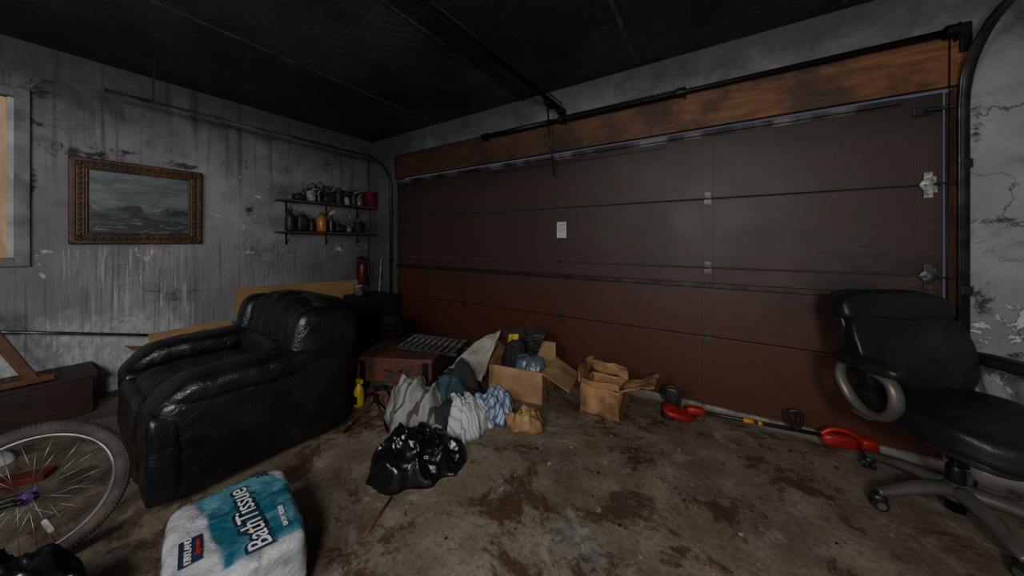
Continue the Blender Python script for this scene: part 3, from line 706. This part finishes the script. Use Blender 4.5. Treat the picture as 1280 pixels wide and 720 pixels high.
for i in range(170):
    x=random.uniform(-3.0,-1.95); y=random.uniform(1.50,2.45)
    z=max(.02,random.uniform(0,.18)*(1-abs(y-2.05)/.7))
    s=(random.uniform(.03,.16),random.uniform(.02,.08),random.uniform(.006,.04))
    M=Matrix.Translation((x,y,z+.03))@Euler((random.uniform(-.5,.5),random.uniform(-.4,.4),random.uniform(0,3.1))).to_matrix().to_4x4()@Matrix.Diagonal((*s,1))
    bmesh.ops.create_cube(bms[random.randrange(len(dm))],size=1,matrix=M)
for b_,mm in zip(bms,dm): fin('rubble_'+mm.name,b_,mm,db,smooth=False)
heap('ash_mound',(-2.5,2.05,0),.62,.5,.14,DKC,db,14,.04,6)
rd=emp('rusty_metal_drawer',(-2.20,1.76,.16),(0,0,R(26)))
RUS=simple('rusty_maroon_metal',(.16,.045,.03),(.07,.045,.035),14,.55,.2,.3,20,lo=.47,hi=.55)
rbox('front',(.62,.015,.17),(0,-.2,.085),RUS,rd); rbox('back',(.62,.015,.17),(0,.2,.085),RUS,rd)
rbox('left',(.015,.4,.17),(-.30,0,.085),RUS,rd); rbox('right',(.015,.4,.17),(.30,0,.085),RUS,rd); rbox('bottom',(.6,.39,.01),(0,0,.008),RUS,rd)
rbox('lid',(.64,.43,.018),(0,0,.18),RUS,rd,(R(0),0,0),.006); tube('handle',[(-.07,-.21,.10),(-.06,-.235,.10),(.06,-.235,.10),(.07,-.21,.10)],.006,STEEL,rd,6)
for x in (-.26,.26): rbox('corner_plate',(.05,.004,.16),(x,-.21,.085),BLKM,rd)
bc=emp('wooden_crate'); rbox('slat',(.55,.36,.075),(-2.20,1.78,.04),BROWNW,bc,(0,0,R(26))); rbox('slat',(.5,.3,.07),(-2.22,1.79,.118),SHELFW,bc,(0,0,R(29)))
gr=emp('metal_vent_grille',(-2.05,1.92,.378),(R(3),R(3),R(20)))
for s in (-1,1): rbox('side_rail',(.56,.02,.025),(0,s*.15,0),STEEL,gr); rbox('end_rail',(.02,.32,.025),(s*.28,0,0),STEEL,gr)
for i in range(9): rbox('slat',(.026,.29,.005),(-.235+.0588*i,0,0),GREYS,gr,(0,R(25),0))
yb=emp('yellow_spray_bottle',(-2.30,1.40,0)); YEL=simple('yellow_plastic',(.6,.48,.03),(.4,.3,.02),8,.4)
lathe('body',[(.035,0),(.04,.01),(.04,.10),(.03,.14),(.014,.16),(.014,.175)],(0,0,0),YEL,yb); rbox('trigger_head',(.06,.03,.03),(.01,0,.19),YEL,yb); rbox('label',(.05,.006,.06),(.012,-.038,.06),BLKP,yb)
td=emp('folding_tripod')
for e in ((-2.04,1.14,.01),(-1.80,1.30,.01),(-2.02,1.46,.01)): tube('leg',[e,(-1.93,1.30,.19)],.008,BLKM,td,8)
cyl('head',.02,.05,(-1.93,1.30,.20),BLKM,td)
og=emp('orange_work_glove'); heap('glove',(-2.14,1.50,0),.10,.06,.12,simple('orange_cloth',(.26,.10,.04),(.12,.05,.03),9,.8),og,3,.02,14,R(30))
tc=emp('tool_cabinet',(-3.72,2.42,0),(0,0,R(3)))
CAB=simple('dark_green_steel',(.02,.026,.026),(.012,.014,.014),6,.45,.3)
rbox('carcass',(.5,.42,.58),(0,0,.30),CAB,tc,bev=.008)
for i in range(3):
    rbox('drawer_front',(.46,.012,.16),(0,-.214,.12+.185*i),CAB,tc); rbox('drawer_pull',(.2,.015,.012),(0,-.225,.17+.185*i),STEEL,tc)
ct=emp('plastic_bucket',(-3.78,2.30,.592)); lathe('body',[(.05,0),(.06,.11),(.064,.11),(.064,.12),(.056,.12),(.05,.10)],(0,0,0),WHP,ct)
pc=emp('plastic_crate',(-3.2,2.35,0),(0,0,R(12)))
for i in range(5):
    z=.04+.075*i
    for s in (-1,1): rbox('rib',(.38,.012,.03),(0,s*.16,z),BLKP,pc); rbox('rib_end',(.012,.32,.03),(s*.19,0,z),BLKP,pc)
for sx in (-1,1):
    for sy in (-1,1): rbox('corner_post',(.025,.025,.36),(sx*.18,sy*.15,.18),BLKP,pc)
heap('contents',(0,0,.01),.17,.14,.34,DKC,pc,17,.05,9,0,5)

# ------------------------------------------------------------------ cardboard boxes
b1=openbox('cardboard_box',(-1.36,2.32,0),(.46,.38,.25),R(8),CARD,{'f':(172,.05),'r':(118,.24),'b':(10,.12),'l':(60,.14)},.005,11)
bx=emp('packed_cloth')
heap('blue_grey_bag',(-1.28,2.29,.02),.16,.13,.28,simple('blue_grey_plastic',(.10,.14,.17),(.05,.07,.09),8,.3),bx,21,.04,10,0,4)
heap('black_garment',(-1.46,2.36,.02),.11,.13,.38,DKC,bx,22,.05,9,0,2.2)
fo=emp('paper_folder')
sheet('sheet',[(-1.60,2.40,.2),(-1.34,2.48,.2),(-1.22,2.50,.48),(-1.36,2.46,.50)],BLKP,fo,.012,th=.004)
sheet('yellow_sheet',[(-1.58,2.36,.2),(-1.48,2.38,.2),(-1.47,2.42,.43),(-1.56,2.40,.42)],YEL,fo,.006,th=.003)
sheet('dark_sheet',[(-1.56,2.42,.2),(-1.42,2.46,.2),(-1.46,2.50,.47),(-1.66,2.46,.42)],DKC,fo,.012,th=.004)
openbox('cardboard_box',(-.68,2.38,0),(.29,.26,.21),R(-2),CARD2,{'f':(25,.05),'l':(0,.13),'b':(-20,.11),'r':(68,.24)},.020,31)
# ------------------------------------------------------------------ string trimmer
st=emp('string_trimmer')
A=Vector((-.12,2.54,.08)); B=Vector((.60,2.68,.065))
tube('shaft',[A,A.lerp(B,.5),B],.012,BLKP,st,10)
tube('label_band',[A.lerp(B,.42),A.lerp(B,.50)],.0145,ORNG,st,12); tube('label_band',[A.lerp(B,.53),A.lerp(B,.56)],.0145,ORNG,st,12)
blob('shroud',(.20,.15,.06),(-.20,2.52,.045),REDP,st,(0,R(12),R(13)),n=2.8,cuts=12,deform=lambda q:Vector((q.x,q.y*(1-2.2*q.x),q.z)))
blob('gear_head',(.12,.06,.06),(-.09,2.545,.08),REDP,st,(0,0,R(13)),n=3,cuts=8)
cyl('spool',.045,.04,(-.26,2.50,.022),BLKP,st)
tube('guard_loop',[(-.27,2.56,.06),(-.30,2.57,.16),(-.24,2.58,.20),(-.19,2.58,.15),(-.20,2.57,.07)],.012,BLKP,st,8,smooth=6)
blob('guard_plate',(.10,.03,.12),(-.245,2.575,.13),BLKP,st,n=3,cuts=6)
h=A.lerp(B,.80)
tube('front_handle',[h+Vector(o) for o in ((0,0,.0),(-.03,.0,.06),(-.03,-.0,.11),(.02,.0,.12),(.03,0,.06))],.011,BLKP,st,8,closed=True,smooth=5)
blob('motor_housing',(.17,.07,.08),(.66,2.69,.05),REDP,st,(0,0,R(10)),n=3,cuts=10)
tube('rear_handle',[(.58,2.68,.07),(.63,2.69,.11),(.71,2.70,.11),(.78,2.71,.06)],.014,REDP,st,10,smooth=5)
blob('battery',(.08,.08,.09),(.79,2.715,.05),REDP,st,(0,0,R(12)),n=5,cuts=6)
fd=emp('floor_debris')
for k,(mm,nn) in enumerate(((BLKP,40),(CARD2,34),(WHP,18),(BROWNW,30))):
    bm=bmesh.new()
    for i in range(nn):
        x=random.uniform(-2.0,.9);y=random.uniform(.9,2.7); s=random.uniform(.004,.013)
        M=Matrix.Translation((x,y,s*.2))@Euler((0,0,random.uniform(0,3))).to_matrix().to_4x4()@Matrix.Diagonal((s*random.uniform(1,2.5),s,s*.4,1))
        bmesh.ops.create_cube(bm,size=1,matrix=M)
    fin('bits_%d'%k,bm,mm,fd,smooth=False)
sk=emp('thin_stick'); tube('stick',[(-1.25,.78,.006),(-1.33,.98,.006)],.006,BROWNW,sk,6)

# ------------------------------------------------------------------ lights
def light(name,loc,e,rad,col):
    l=bpy.data.lights.new(name,'POINT'); l.energy=e; l.shadow_soft_size=rad; l.color=col
    o=bpy.data.objects.new(name,l); o.location=loc; SC.collection.objects.link(o)
light('unseen_light',(.35,-.8,1.65),125,.18,(1,.97,.92))
light('unseen_light',(-.9,-1.5,2.0),95,.3,(.98,.98,1))  # added fill behind the camera, evens out the light; not a garage fixture
w=bpy.data.worlds.new('World'); SC.world=w; w.use_nodes=True
w.node_tree.nodes['Background'].inputs[0].default_value=(.5,.6,.8,1); w.node_tree.nodes['Background'].inputs[1].default_value=.1

# ------------------------------------------------------------------ camera
cd=bpy.data.cameras.new('camera'); cam=bpy.data.objects.new('camera',cd); SC.collection.objects.link(cam)
cd.sensor_width=36; cd.lens=390/1280*36; cd.shift_y=-58/1280; cd.clip_start=.02
cam.location=(0,0,1.27); cam.rotation_euler=(R(90),0,R(32.5)); SC.camera=cam
